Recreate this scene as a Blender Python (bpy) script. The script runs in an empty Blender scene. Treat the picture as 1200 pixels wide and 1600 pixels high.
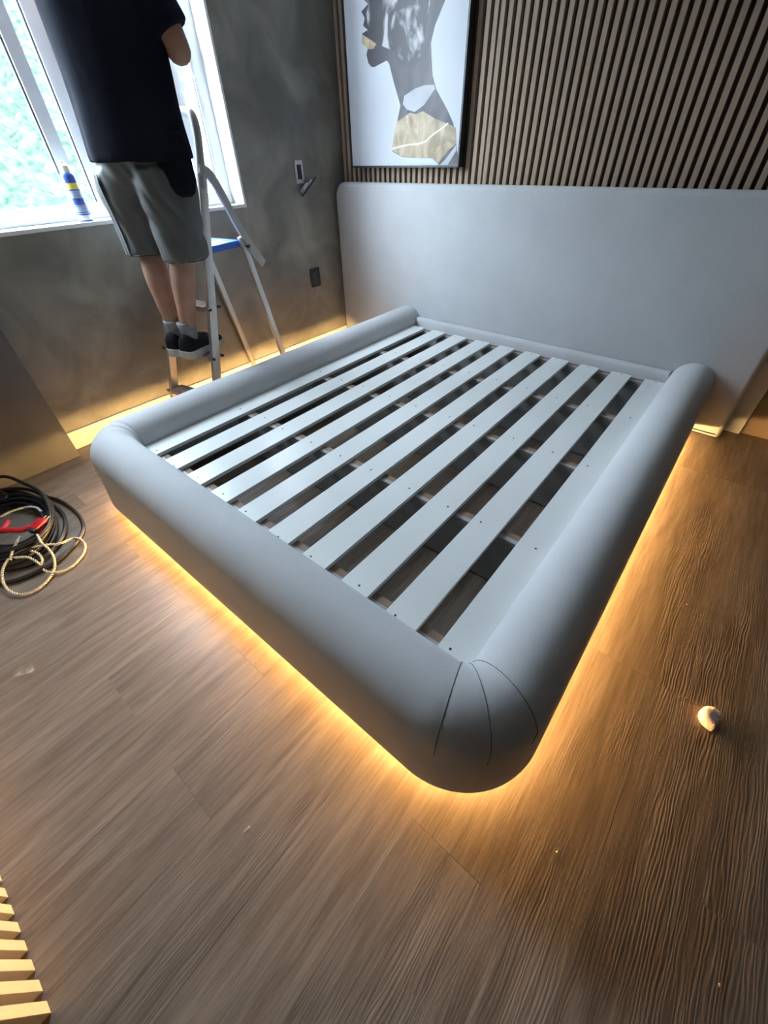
import bpy, bmesh, math, random
from mathutils import Vector, Matrix, noise
random.seed(7)
scn = bpy.context.scene
COL = scn.collection

# ------------------------------------------------------------------ camera, world, exposure
cam_d = bpy.data.cameras.new('camera')
cam_d.sensor_fit = 'HORIZONTAL'; cam_d.sensor_width = 36.0
cam_d.lens = 36.0 * 629.67 / 1200.0
cam_d.clip_start = 0.02; cam_d.clip_end = 500
cam = bpy.data.objects.new('camera', cam_d); COL.objects.link(cam)
cam.location = (1.728, -2.405, 1.163)
cam.rotation_euler = (math.radians(47.9999), math.radians(1.3362), math.radians(39.2864))
scn.camera = cam

world = bpy.data.worlds.new('overcast_sky'); scn.world = world
world.use_nodes = True
wb = world.node_tree.nodes['Background']
wb.inputs['Color'].default_value = (0.76, 0.84, 1.0, 1)
wb.inputs['Strength'].default_value = 34.0
LED_COLOR = (1.0, 0.585, 0.20, 1); LED_POWER = 300.0

scn.view_settings.view_transform = 'Standard'
scn.view_settings.look = 'None'
scn.view_settings.exposure = 0.55
scn.view_settings.gamma = 1.0
scn.view_settings.use_curve_mapping = False
scn.cycles.max_bounces = 10
scn.cycles.diffuse_bounces = 6
scn.cycles.transparent_max_bounces = 12
scn.cycles.sample_clamp_indirect = 8.0
scn.cycles.use_denoising = True

# light portal in the window opening (guides sky sampling only)
pd = bpy.data.lights.new('window_portal', 'AREA'); pd.shape = 'RECTANGLE'; pd.size = 1.40; pd.size_y = 1.33
pd.cycles.is_portal = True
po = bpy.data.objects.new('window_portal', pd); COL.objects.link(po)
po.location = (-0.96, -1.335, 1.61)
po.rotation_euler = Vector((1, 0, 0)).to_track_quat('-Z', 'Z').to_euler()

# ------------------------------------------------------------------ material helpers
def new_mat(name):
    m = bpy.data.materials.new(name); m.use_nodes = True
    nt = m.node_tree; b = nt.nodes['Principled BSDF']
    return m, nt, b

def mat(name, col, rough=0.6, var=0.0, vscale=8.0, bump=0.0, bscale=60.0, metal=0.0, col2=None, stretch=None, detail=4.0, spec=0.5, sheen=0.0):
    m, nt, b = new_mat(name)
    b.inputs['Roughness'].default_value = rough
    b.inputs['Metallic'].default_value = metal
    b.inputs['Specular IOR Level'].default_value = spec
    if sheen: b.inputs['Sheen Weight'].default_value = sheen
    c1 = (*col, 1)
    tc = nt.nodes.new('ShaderNodeTexCoord'); mp = nt.nodes.new('ShaderNodeMapping')
    nt.links.new(tc.outputs['Object'], mp.inputs['Vector'])
    if stretch: mp.inputs['Scale'].default_value = stretch
    n = nt.nodes.new('ShaderNodeTexNoise'); n.inputs['Scale'].default_value = vscale; n.inputs['Detail'].default_value = detail
    nt.links.new(mp.outputs['Vector'], n.inputs['Vector'])
    r = nt.nodes.new('ShaderNodeValToRGB')
    if col2 is None:
        v = max(var, 0.02)
        r.color_ramp.elements[0].color = (*[max(0, x * (1 - v)) for x in col], 1)
        r.color_ramp.elements[1].color = (*[min(1, x * (1 + v)) for x in col], 1)
    else:
        r.color_ramp.elements[0].color = c1; r.color_ramp.elements[1].color = (*col2, 1)
    r.color_ramp.elements[0].position = 0.32; r.color_ramp.elements[1].position = 0.68
    nt.links.new(n.outputs['Fac'], r.inputs['Fac'])
    nt.links.new(r.outputs['Color'], b.inputs['Base Color'])
    if bump:
        n2 = nt.nodes.new('ShaderNodeTexNoise'); n2.inputs['Scale'].default_value = bscale; n2.inputs['Detail'].default_value = 3
        nt.links.new(mp.outputs['Vector'], n2.inputs['Vector'])
        bp = nt.nodes.new('ShaderNodeBump'); bp.inputs['Strength'].default_value = bump; bp.inputs['Distance'].default_value = 0.004
        nt.links.new(n2.outputs['Fac'], bp.inputs['Height']); nt.links.new(bp.outputs['Normal'], b.inputs['Normal'])
    return m

def emit(name, col, strength):
    m, nt, b = new_mat(name)
    b.inputs['Base Color'].default_value = (0.9, 0.85, 0.7, 1)
    b.inputs['Emission Color'].default_value = col; b.inputs['Emission Strength'].default_value = strength
    return m

def floor_material():
    m, nt, b = new_mat('oak_vinyl_plank'); L = nt.links; N = nt.nodes
    geo = N.new('ShaderNodeNewGeometry'); oi = N.new('ShaderNodeObjectInfo')
    off = N.new('ShaderNodeVectorMath'); off.operation = 'SCALE'; off.inputs[0].default_value = (3.1, 17.0, 5.0)
    L.new(oi.outputs['Random'], off.inputs['Scale'])
    add = N.new('ShaderNodeVectorMath'); add.operation = 'ADD'
    L.new(geo.outputs['Position'], add.inputs[0]); L.new(off.outputs['Vector'], add.inputs[1])
    def stretched(sx, sy):
        mp = N.new('ShaderNodeMapping'); mp.inputs['Scale'].default_value = (sx, sy, 1)
        L.new(add.outputs['Vector'], mp.inputs['Vector']); return mp
    m1 = stretched(20, 2.0); m2 = stretched(85, 4.0); m3 = stretched(2.2, 0.7)
    n1 = N.new('ShaderNodeTexNoise'); n1.inputs['Scale'].default_value = 1.6; n1.inputs['Detail'].default_value = 6; n1.inputs['Distortion'].default_value = 0.6
    L.new(m1.outputs['Vector'], n1.inputs['Vector'])
    n2 = N.new('ShaderNodeTexNoise'); n2.inputs['Scale'].default_value = 2.0; n2.inputs['Detail'].default_value = 4
    L.new(m2.outputs['Vector'], n2.inputs['Vector'])
    n3 = N.new('ShaderNodeTexNoise'); n3.inputs['Scale'].default_value = 1.3; n3.inputs['Detail'].default_value = 2
    L.new(m3.outputs['Vector'], n3.inputs['Vector'])
    r1 = N.new('ShaderNodeValToRGB')
    e = r1.color_ramp.elements
    e[0].position = 0.34; e[0].color = (0.205, 0.152, 0.116, 1)
    e[1].position = 0.66; e[1].color = (0.300, 0.232, 0.183, 1)
    L.new(n1.outputs['Fac'], r1.inputs['Fac'])
    r2 = N.new('ShaderNodeValToRGB'); e = r2.color_ramp.elements
    e[0].position = 0.36; e[0].color = (0.80, 0.78, 0.76, 1); e[1].position = 0.60; e[1].color = (1.05, 1.04, 1.03, 1)
    L.new(n2.outputs['Fac'], r2.inputs['Fac'])
    mx = N.new('ShaderNodeMix'); mx.data_type = 'RGBA'; mx.blend_type = 'MULTIPLY'; mx.inputs['Factor'].default_value = 1
    L.new(r1.outputs['Color'], mx.inputs['A']); L.new(r2.outputs['Color'], mx.inputs['B'])
    # plank to plank tone
    r3 = N.new('ShaderNodeMapRange'); r3.inputs['To Min'].default_value = 0.93; r3.inputs['To Max'].default_value = 1.07
    L.new(oi.outputs['Random'], r3.inputs['Value'])
    r4 = N.new('ShaderNodeMapRange'); r4.inputs['To Min'].default_value = 0.75; r4.inputs['To Max'].default_value = 1.25
    L.new(n3.outputs['Fac'], r4.inputs['Value'])
    mu = N.new('ShaderNodeMath'); mu.operation = 'MULTIPLY'
    L.new(r3.outputs['Result'], mu.inputs[0]); L.new(r4.outputs['Result'], mu.inputs[1])
    sc_ = N.new('ShaderNodeVectorMath'); sc_.operation = 'SCALE'
    L.new(mx.outputs['Result'], sc_.inputs[0]); L.new(mu.outputs['Value'], sc_.inputs['Scale'])
    L.new(sc_.outputs['Vector'], b.inputs['Base Color'])
    b.inputs['Roughness'].default_value = 0.33
    # embossed pores: wavy ridges
    wv = N.new('ShaderNodeTexWave'); wv.wave_type = 'BANDS'; wv.bands_direction = 'X'
    wv.inputs['Scale'].default_value = 44; wv.inputs['Distortion'].default_value = 14.0; wv.inputs['Detail'].default_value = 3.0; wv.inputs['Detail Scale'].default_value = 0.9
    mw = N.new('ShaderNodeMapping'); mw.inputs['Scale'].default_value = (1, 0.13, 1)
    L.new(add.outputs['Vector'], mw.inputs['Vector']); L.new(mw.outputs['Vector'], wv.inputs['Vector'])
    hm = N.new('ShaderNodeMath'); hm.operation = 'MULTIPLY_ADD'; hm.inputs[1].default_value = 0.8
    L.new(wv.outputs['Fac'], hm.inputs[0]); L.new(n2.outputs['Fac'], hm.inputs[2])
    bp = N.new('ShaderNodeBump'); bp.inputs['Strength'].default_value = 0.24; bp.inputs['Distance'].default_value = 0.0014
    md = N.new('ShaderNodeMapRange'); md.inputs['From Min'].default_value = 0.40; md.inputs['From Max'].default_value = 0.62; md.inputs['To Min'].default_value = 0.25; md.inputs['To Max'].default_value = 1.0
    n4 = N.new('ShaderNodeTexNoise'); n4.inputs['Scale'].default_value = 1.0; n4.inputs['Detail'].default_value = 2
    m4 = stretched(7, 2.2); L.new(m4.outputs['Vector'], n4.inputs['Vector']); L.new(n4.outputs['Fac'], md.inputs['Value'])
    hh = N.new('ShaderNodeMath'); hh.operation = 'MULTIPLY'
    L.new(hm.outputs['Value'], hh.inputs[0]); L.new(md.outputs['Result'], hh.inputs[1])
    L.new(hh.outputs['Value'], bp.inputs['Height']); L.new(bp.outputs['Normal'], b.inputs['Normal'])
    return m

def concrete_material(name, c1, c2, c3, bump=0.25):
    m, nt, b = new_mat(name); L = nt.links; N = nt.nodes
    geo = N.new('ShaderNodeNewGeometry')
    n1 = N.new('ShaderNodeTexNoise'); n1.inputs['Scale'].default_value = 3.4; n1.inputs['Detail'].default_value = 8; n1.inputs['Distortion'].default_value = 0.8
    L.new(geo.outputs['Position'], n1.inputs['Vector'])
    r = N.new('ShaderNodeValToRGB'); e = r.color_ramp.elements
    e[0].position = 0.33; e[0].color = (*c1, 1); e[1].position = 0.68; e[1].color = (*c3, 1)
    k = e.new(0.5); k.color = (*c2, 1)
    L.new(n1.outputs['Fac'], r.inputs['Fac']); L.new(r.outputs['Color'], b.inputs['Base Color'])
    n2 = N.new('ShaderNodeTexNoise'); n2.inputs['Scale'].default_value = 14; n2.inputs['Detail'].default_value = 7
    L.new(geo.outputs['Position'], n2.inputs['Vector'])
    bp = N.new('ShaderNodeBump'); bp.inputs['Strength'].default_value = bump; bp.inputs['Distance'].default_value = 0.006
    L.new(n2.outputs['Fac'], bp.inputs['Height']); L.new(bp.outputs['Normal'], b.inputs['Normal'])
    r2 = N.new('ShaderNodeMapRange'); r2.inputs['To Min'].default_value = 0.30; r2.inputs['To Max'].default_value = 0.55
    L.new(n1.outputs['Fac'], r2.inputs['Value']); L.new(r2.outputs['Result'], b.inputs['Roughness'])
    return m

def fabric_material(name, col):
    m, nt, b = new_mat(name); L = nt.links; N = nt.nodes
    tc = N.new('ShaderNodeTexCoord')
    n1 = N.new('ShaderNodeTexNoise'); n1.inputs['Scale'].default_value = 260; n1.inputs['Detail'].default_value = 2
    n2 = N.new('ShaderNodeTexNoise'); n2.inputs['Scale'].default_value = 5; n2.inputs['Detail'].default_value = 3
    for n in (n1, n2): L.new(tc.outputs['Object'], n.inputs['Vector'])
    ad = N.new('ShaderNodeMath'); ad.operation = 'ADD'
    L.new(n1.outputs['Fac'], ad.inputs[0]); L.new(n2.outputs['Fac'], ad.inputs[1])
    r = N.new('ShaderNodeMapRange'); r.inputs['From Min'].default_value = 0.6; r.inputs['From Max'].default_value = 1.4
    r.inputs['To Min'].default_value = 0.92; r.inputs['To Max'].default_value = 1.08
    L.new(ad.outputs['Value'], r.inputs['Value'])
    s = N.new('ShaderNodeVectorMath'); s.operation = 'SCALE'; s.inputs[0].default_value = col
    L.new(r.outputs['Result'], s.inputs['Scale']); L.new(s.outputs['Vector'], b.inputs['Base Color'])
    b.inputs['Roughness'].default_value = 0.9; b.inputs['Specular IOR Level'].default_value = 0.2
    b.inputs['Sheen Weight'].default_value = 0.15
    bp = N.new('ShaderNodeBump'); bp.inputs['Strength'].default_value = 0.12; bp.inputs['Distance'].default_value = 0.002
    L.new(n1.outputs['Fac'], bp.inputs['Height']); L.new(bp.outputs['Normal'], b.inputs['Normal'])
    return m

def glass_material():
    m = bpy.data.materials.new('window_glass'); m.use_nodes = True
    nt = m.node_tree; nt.nodes.clear()
    o = nt.nodes.new('ShaderNodeOutputMaterial'); t = nt.nodes.new('ShaderNodeBsdfTransparent')
    t.inputs['Color'].default_value = (0.93, 0.98, 0.97, 1)
    g = nt.nodes.new('ShaderNodeBsdfGlossy'); g.inputs['Roughness'].default_value = 0.02
    mx = nt.nodes.new('ShaderNodeMixShader'); mx.inputs['Fac'].default_value = 0.05
    nt.links.new(t.outputs[0], mx.inputs[1]); nt.links.new(g.outputs[0], mx.inputs[2]); nt.links.new(mx.outputs[0], o.inputs[0])
    return m

M = {}
M['floor'] = floor_material()
M['subfloor'] = mat('subfloor_joint_dark', (0.05, 0.036, 0.026), 0.9)
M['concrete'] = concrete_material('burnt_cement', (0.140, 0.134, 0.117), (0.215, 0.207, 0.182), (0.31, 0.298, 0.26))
M['pier'] = concrete_material('shaded_smooth_cement', (0.085, 0.085, 0.084), (0.10, 0.099, 0.096), (0.118, 0.116, 0.112), 0.08)  # colour darkened to paint in the weaker LED light on this face
M['fabric'] = fabric_material('grey_suede_fabric', (0.50, 0.50, 0.51))
M['headfab'] = fabric_material('pale_grey_suede_fabric', (0.47, 0.475, 0.485))
M['seam'] = mat('seam_thread', (0.07, 0.07, 0.075), 0.9)
M['slat_white'] = mat('white_melamine', (0.70, 0.71, 0.70), 0.28, 0.03, 3)
M['board'] = mat('melamine_board', (0.30, 0.29, 0.28), 0.5, 0.06, 4)
M['rawwood'] = mat('raw_plywood_edge', (0.20, 0.125, 0.085), 0.7, 0.2, 20)
M['screw'] = mat('dark_screw', (0.03, 0.028, 0.025), 0.5)
M['led'] = emit('warm_led_strip', LED_COLOR, LED_POWER)
M['wallslat'] = mat('oak_slat_face', (0.31, 0.225, 0.16), 0.6, 0.2, 3.0, 0.2, 40, stretch=(14, 14, 0.7))
M['wallslat2'] = mat('pale_oak_slat_face', (0.52, 0.45, 0.36), 0.6, 0.08, 3.0, 0.15, 40, stretch=(14, 14, 0.7))
M['slatback'] = mat('dark_felt_backing', (0.05, 0.029, 0.02), 0.9, 0.1)
M['wallbrown'] = mat('brown_wall_paint', (0.26, 0.19, 0.13), 0.6, 0.12, 2.5)
M['ceiling'] = mat('white_ceiling_paint', (0.45, 0.45, 0.44), 0.9, 0.02)
M['plain'] = mat('grey_wall_paint', (0.20, 0.19, 0.18), 0.8, 0.03)
M['white'] = mat('white_lacquer', (0.80, 0.80, 0.77), 0.35, 0.02)
M['alu'] = mat('white_aluminium_profile', (0.78, 0.80, 0.82), 0.35, 0.02)
M['track'] = mat('dark_rubber_gasket', (0.06, 0.07, 0.075), 0.6)
M['glass'] = glass_material()
M['ladder'] = mat('brushed_aluminium', (0.62, 0.60, 0.57), 0.38, 0.05, 30, metal=0.75)
M['ladder_arm'] = mat('grey_plastic_arm', (0.42, 0.41, 0.39), 0.5, 0.05)
M['blue'] = mat('blue_plastic', (0.02, 0.12, 0.62), 0.4, 0.05)
M['blackp'] = mat('black_plastic', (0.018, 0.017, 0.022), 0.5, 0.1)
M['step'] = mat('ribbed_step_aluminium', (0.34, 0.26, 0.22), 0.5, 0.15, 40, metal=0.3)

# ------------------------------------------------------------------ geometry helpers
def link(name, me, m=None, parent=None):
    o = bpy.data.objects.new(name, me); COL.objects.link(o)
    if m is not None and me is not None and not me.materials: me.materials.append(m)
    if parent is not None: o.parent = parent
    return o

def from_bm(name, bm, m, parent=None, smooth=False, angle=None):
    bmesh.ops.recalc_face_normals(bm, faces=bm.faces[:])
    me = bpy.data.meshes.new(name); bm.to_mesh(me); bm.free()
    if smooth:
        me.polygons.foreach_set('use_smooth', [True] * len(me.polygons))
        if angle is not None:
            me.set_sharp_from_angle(angle=math.radians(angle))
    return link(name, me, m, parent)

def box(bm, x0, x1, y0, y1, z0, z1, bev=0.0, mtx=None):
    r = bmesh.ops.create_cube(bm, size=1.0)
    vs = r['verts']
    for v in vs:
        v.co = Vector(((x0 + x1) / 2 + v.co.x * (x1 - x0), (y0 + y1) / 2 + v.co.y * (y1 - y0), (z0 + z1) / 2 + v.co.z * (z1 - z0)))
    if bev:
        es = list({e for v in vs for e in v.link_edges})
        rb = bmesh.ops.bevel(bm, geom=es, offset=bev, segments=2, affect='EDGES', profile=0.6)
        vs = list({v for f in rb['faces'] for v in f.verts} | {v for v in vs if v.is_valid})
    if mtx is not None:
        for v in vs: v.co = mtx @ v.co
    return vs

def box_obj(name, dims, m, parent=None, bev=0.0, mtx=None):
    bm = bmesh.new(); box(bm, *dims, bev=bev, mtx=mtx)
    return from_bm(name, bm, m, parent, smooth=bev > 0, angle=40)

def bar(bm, a, b, w, d, up=Vector((0, 0, 1)), bev=0.0):
    """rectangular bar from a to b; w across (side axis), d along the other axis"""
    a = Vector(a); b = Vector(b); z = (b - a); L = z.length; z.normalize()
    x = up.cross(z)
    if x.length < 1e-5: x = Vector((1, 0, 0))
    x.normalize(); y = z.cross(x)
    mt = Matrix((x, y, z)).transposed().to_4x4(); mt.translation = a
    box(bm, -w / 2, w / 2, -d / 2, d / 2, 0, L, bev=bev, mtx=mt)

def catmull(pts, n=8, closed=False):
    P = [Vector(p) for p in pts]; out = []
    N = len(P); rng = range(N if closed else N - 1)
    for i in rng:
        if closed: p0, p1, p2, p3 = P[i - 1], P[i], P[(i + 1) % N], P[(i + 2) % N]
        else:
            p1, p2 = P[i], P[i + 1]
            p0 = P[i - 1] if i > 0 else p1 * 2 - p2
            p3 = P[i + 2] if i + 2 < N else p2 * 2 - p1
        for k in range(n):
            t = k / n
            out.append(0.5 * ((2 * p1) + (p2 - p0) * t + (2 * p0 - 5 * p1 + 4 * p2 - p3) * t * t + (3 * p1 - p0 - 3 * p2 + p3) * t ** 3))
    if not closed: out.append(P[-1])
    return out

def frames(P, closed=False):
    n = len(P); T = []
    for i in range(n):
        a = P[(i + 1) % n] if (closed or i < n - 1) else P[i]
        b = P[i - 1] if (closed or i > 0) else P[i]
        t = (a - b)
        T.append(t.normalized() if t.length > 1e-9 else Vector((0, 0, 1)))
    ref = Vector((0, 0, 1)) if abs(T[0].z) < 0.9 else Vector((1, 0, 0))
    nrm = (ref - T[0] * ref.dot(T[0])).normalized(); F = []
    for t in T:
        nrm = (nrm - t * nrm.dot(t))
        nrm = nrm.normalized() if nrm.length > 1e-6 else Vector((1, 0, 0))
        F.append((t, nrm, t.cross(nrm)))
    return F

def tube(bm, pts, r, seg=8, closed=False, cap=True, sx=1.0, sy=1.0):
    P = [Vector(p) for p in pts]; F = frames(P, closed); rings = []
    for i, p in enumerate(P):
        rr = r[i] if isinstance(r, (list, tuple)) else r
        _, n, b = F[i]
        rings.append([bm.verts.new(p + n * (math.cos(2 * math.pi * k / seg) * rr * sx) + b * (math.sin(2 * math.pi * k / seg) * rr * sy)) for k in range(seg)])
    N = len(P)
    for i in range(N if closed else N - 1):
        A, B = rings[i], rings[(i + 1) % N]
        for k in range(seg): bm.faces.new((A[k], A[(k + 1) % seg], B[(k + 1) % seg], B[k]))
    if cap and not closed:
        bm.faces.new(rings[0][::-1]); bm.faces.new(rings[-1])
    return rings

def loft(bm, rings, close_ring=True, cap0=True, cap1=True):
    R = [[bm.verts.new(Vector(p)) for p in ring] for ring in rings]
    n = len(R[0])
    for i in range(len(R) - 1):
        for k in range(n if close_ring else n - 1):
            bm.faces.new((R[i][k], R[i][(k + 1) % n], R[i + 1][(k + 1) % n], R[i + 1][k]))
    if cap0: bm.faces.new(R[0][::-1])
    if cap1: bm.faces.new(R[-1])
    return R

def lathe(bm, prof, c, seg=24, axis=None):
    c = Vector(c)
    rings = []
    for r, z in prof:
        rings.append([c + Vector((math.cos(2 * math.pi * k / seg) * r, math.sin(2 * math.pi * k / seg) * r, z)) for k in range(seg)])
    return loft(bm, rings)

def prism_xz(bm, poly, y0, y1):
    A = [bm.verts.new((x, y0, z)) for x, z in poly]; B = [bm.verts.new((x, y1, z)) for x, z in poly]
    n = len(poly)
    bm.faces.new(A); bm.faces.new(B[::-1])
    for i in range(n): bm.faces.new((A[i], B[i], B[(i + 1) % n], A[(i + 1) % n]))

def tag(o, label, cat, group=None, kind=None):
    if label: o['label'] = label
    if cat: o['category'] = cat
    if group: o['group'] = group
    if kind: o['kind'] = kind
    return o

def struct(o, label=None):
    o['kind'] = 'structure'
    if label: o['label'] = label
    return o

def empty(name, loc=(0, 0, 0)):
    """thing root at its base; parts are given in world coordinates and re-based"""
    o = bpy.data.objects.new(name, None); COL.objects.link(o); o.empty_display_size = 0.05
    o.location = loc
    return o

def rebase(root):
    off = Vector(root.location)
    for ch in root.children:
        ch.location = Vector(ch.location) - off

# ------------------------------------------------------------------ dimensions
XL = -0.75          # window wall face
YW = 0.23           # back wall face
XR, YF, HC = 3.9, -4.4, 2.62
SILL, WTOP = 0.943, 2.28
WY0, WY1 = -2.03, -0.645

# ------------------------------------------------------------------ room shell
fl = struct(box_obj('floor', (XL - 0.2, XR, YF, YW, -0.06, -0.0022), M['subfloor']), 'brown wood-look plank floor with embossed grain')
PW, PL = 0.182, 1.22
plank_cache = {}
def plank_mesh(w, l):
    k = (round(w, 3), round(l, 3))
    if k not in plank_cache:
        bm = bmesh.new()
        g = 0.0002
        x0, x1, y0, y1 = g, w - g, g, l - g; b = 0.0004
        lo = [bm.verts.new(p) for p in ((x0, y0, -0.0022), (x1, y0, -0.0022), (x1, y1, -0.0022), (x0, y1, -0.0022))]
        mi = [bm.verts.new(p) for p in ((x0, y0, -0.0002), (x1, y0, -0.0002), (x1, y1, -0.0002), (x0, y1, -0.0002))]
        hi = [bm.verts.new(p) for p in ((x0 + b, y0 + b, 0), (x1 - b, y0 + b, 0), (x1 - b, y1 - b, 0), (x0 + b, y1 - b, 0))]
        for A, B in ((lo, mi), (mi, hi)):
            for i in range(4): bm.faces.new((A[i], A[(i + 1) % 4], B[(i + 1) % 4], B[i]))
        bm.faces.new(hi)
        bmesh.ops.recalc_face_normals(bm, faces=bm.faces[:])
        me = bpy.data.meshes.new('floor_plank'); bm.to_mesh(me); bm.free(); me.materials.append(M['floor'])
        plank_cache[k] = me
    return plank_cache[k]
row = 0; x = XL
rr = random.Random(3)
while x < XR - 1e-4:
    w = min(PW, XR - x); y = YW - rr.choice([0.3, 0.52, 0.74, 0.96, 1.22]); top = YW
    while top > YF + 1e-4:
        y = max(y, YF)
        o = link('floor_plank', plank_mesh(w, top - y), None, fl); o.location = (x, y, 0)
        top = y; y = top - PL
    x += w; row += 1

bm = bmesh.new()
box(bm, XL - 0.2, XL, WY0 - 0.03, YW, -0.06, SILL)
box(bm, XL - 0.2, XL, WY0 - 0.03, YW, WTOP, HC)
box(bm, XL - 0.2, XL, WY1, YW, SILL, WTOP)
box(bm, XL - 0.2, XL, WY0 - 0.03, WY0, SILL, WTOP)
wall_left = struct(from_bm('wall_left', bm, M['concrete']), 'mottled grey burnt-cement wall around the window')
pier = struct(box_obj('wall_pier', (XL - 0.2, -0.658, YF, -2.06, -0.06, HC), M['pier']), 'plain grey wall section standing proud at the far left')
wall_back = struct(box_obj('wall_back', (XL - 0.2, XR, YW, YW + 0.15, -0.06, HC), M['wallbrown']), 'wall behind the headboard clad in vertical wood slats')
struct(box_obj('wall_right', (XR, XR + 0.12, YF, YW + 0.15, -0.06, HC), M['plain']), 'plain wall to the right')
struct(box_obj('wall_front', (XL - 0.2, XR, YF - 0.12, YF, -0.06, HC), M['plain']), 'plain wall behind the viewer')
struct(box_obj('ceiling', (XL - 0.2, XR + 0.12, YF - 0.12, YW + 0.15, HC, HC + 0.1), M['ceiling']), 'white ceiling')
# baseboard along the window wall, with a thin shadow line on top
struct(box_obj('baseboard_left', (XL, XL + 0.012, -2.06, YW - 0.002, 0.0, 0.096), M['white'], bev=0.002), 'white baseboard along the cement wall behind the bed')
# white end panel beside the headboard
struct(box_obj('trim_1', (1.70, 1.982, 0.205, YW, 0.0, 0.95), M['white'], bev=0.003), 'white panel edge beside the headboard')

# vertical wood slats
backing = box_obj('slat_backing', (XL + 0.002, 1.985, 0.188, YW - 0.001, 0.952, HC - 0.002), M['slatback'], wall_back)
bm = bmesh.new(); box(bm, 0, 0.0225, -0.024, 0, 0, HC - 0.957, bev=0.0012)
bmesh.ops.recalc_face_normals(bm, faces=bm.faces[:])
sm = bpy.data.meshes.new('wall_slat'); bm.to_mesh(sm); bm.free(); sm.materials.append(M['wallslat'])
xs = []
x = 0.290
while x > XL + 0.01: xs.append(x); x -= 0.0405
x = 0.3235
while x < 1.965: xs.append(x); x += 0.0400
for x in sorted(xs):
    o = link('wall_slat', sm, None, wall_back); o.location = (x, 0.188, 0.954)

# ------------------------------------------------------------------ window
win = struct(empty('window_1', (XL - 0.12, -1.3375, SILL)), 'white aluminium sliding window looking onto a green hillside')
FX0, FX1 = XL - 0.185, XL - 0.105     # frame depth range
def wbox(name, x0, x1, y0, y1, z0, z1, m='alu', bev=0.003): return box_obj(name, (x0, x1, y0, y1, z0, z1), M[m], win, bev)
wbox('window_sill', XL - 0.2, XL + 0.004, WY0 + 0.001, WY1 - 0.001, SILL - 0.012, SILL + 0.004, 'white')
wbox('jamb_lining', XL - 0.2, XL + 0.003, WY1 - 0.016, WY1 - 0.001, SILL + 0.004, WTOP - 0.001, 'white')
wbox('jamb_lining', XL - 0.2, XL + 0.003, WY0 + 0.001, WY0 + 0.016, SILL + 0.004, WTOP - 0.001, 'white')
wbox('head_lining', XL - 0.2, XL + 0.003, WY0 + 0.016, WY1 - 0.016, WTOP - 0.016, WTOP - 0.001, 'white')
wbox('bottom_rail', FX0, FX1, WY0 + 0.016, WY1 - 0.016, SILL + 0.004, SILL + 0.062)
wbox('top_rail', FX0, FX1, WY0 + 0.016, WY1 - 0.016, WTOP - 0.075, WTOP - 0.016)
wbox('side_frame', FX0, FX1, WY1 - 0.085, WY1 - 0.016, SILL + 0.062, WTOP - 0.075)
wbox('side_frame', FX0, FX1, WY0 + 0.016, WY0 + 0.075, SILL + 0.062, WTOP - 0.075)
ZB, ZT = SILL + 0.062, WTOP - 0.075
sx0, sx1 = FX0 + 0.045, FX1 - 0.002      # inner track sash
ox0, ox1 = FX0 + 0.004, FX0 + 0.040      # outer track sash
# stiles (y ranges measured on the frame plane)
wbox('sash_stile', sx0, sx1, -1.508, -1.455, ZB, ZT)
wbox('gasket', sx0 + 0.008, sx1 - 0.008, -1.516, -1.508, ZB, ZT, 'track', 0)
wbox('sash_stile', ox0, ox1, -1.385, -1.325, ZB, ZT)
wbox('gasket', ox0 + 0.006, ox1 - 0.006, -1.393, -1.385, ZB, ZT, 'track', 0)
wbox('sash_stile', ox0, ox1, -0.83, -0.785, ZB, ZT)
wbox('gasket', sx0 + 0.008, sx1 - 0.004, WY1 - 0.0885, WY1 - 0.085, ZB, ZT, 'track', 0)
wbox('window_latch', FX1 - 0.002, FX1 + 0.012, -0.742, -0.715, 1.45, 1.56, 'alu', 0.004)
gx = (sx0 + sx1) / 2
wbox('pane', gx - 0.003, gx + 0.003, WY0 + 0.075, -1.5165, ZB, ZT, 'glass', 0)
gx2 = (ox0 + ox1) / 2
wbox('pane', gx2 - 0.003, gx2 + 0.003, -1.455, -1.3935, ZB, ZT, 'glass', 0)
wbox('pane', gx2 - 0.003, gx2 + 0.003, -1.325, -0.83, ZB, ZT, 'glass', 0)
wbox('corner_block', FX1, FX1 + 0.02, WY1 - 0.07, WY1 - 0.03, SILL + 0.005, SILL + 0.04, 'ladder_arm', 0.002)
rebase(win)

# wooded hillside outside
bm = bmesh.new()
NX, NY = 90, 200
G = []
for i in range(NX):
    t = i / (NX - 1); d = 24 + 62 * t
    rowv = []
    for j in range(NY):
        y = -70 + 190 * j / (NY - 1)
        p = Vector((-d, y, 0))
        base = -12.5 + 33.0 * t ** 0.9
        h = noise.noise(p * 0.045) * 3.0 + abs(noise.noise(p * 0.33)) * 2.4 + noise.noise(p * 0.9) * 0.9
        rowv.append(bm.verts.new((-d + noise.noise(p * 0.5 + Vector((3, 1, 0))) * 0.7, y, base + h)))
    G.append(rowv)
for i in range(NX - 1):
    for j in range(NY - 1): bm.faces.new((G[i][j], G[i][j + 1], G[i + 1][j + 1], G[i + 1][j]))
M['hill'] = mat('hillside_foliage', (0.014, 0.025, 0.017), 1.0, vscale=1.6, detail=9, col2=(0.044, 0.052, 0.043), spec=0.0)
hill = from_bm('hillside', bm, M['hill'], smooth=True)
tag(hill, 'hazy green tree-covered hillside seen through the window', 'hillside', kind='stuff')

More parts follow.
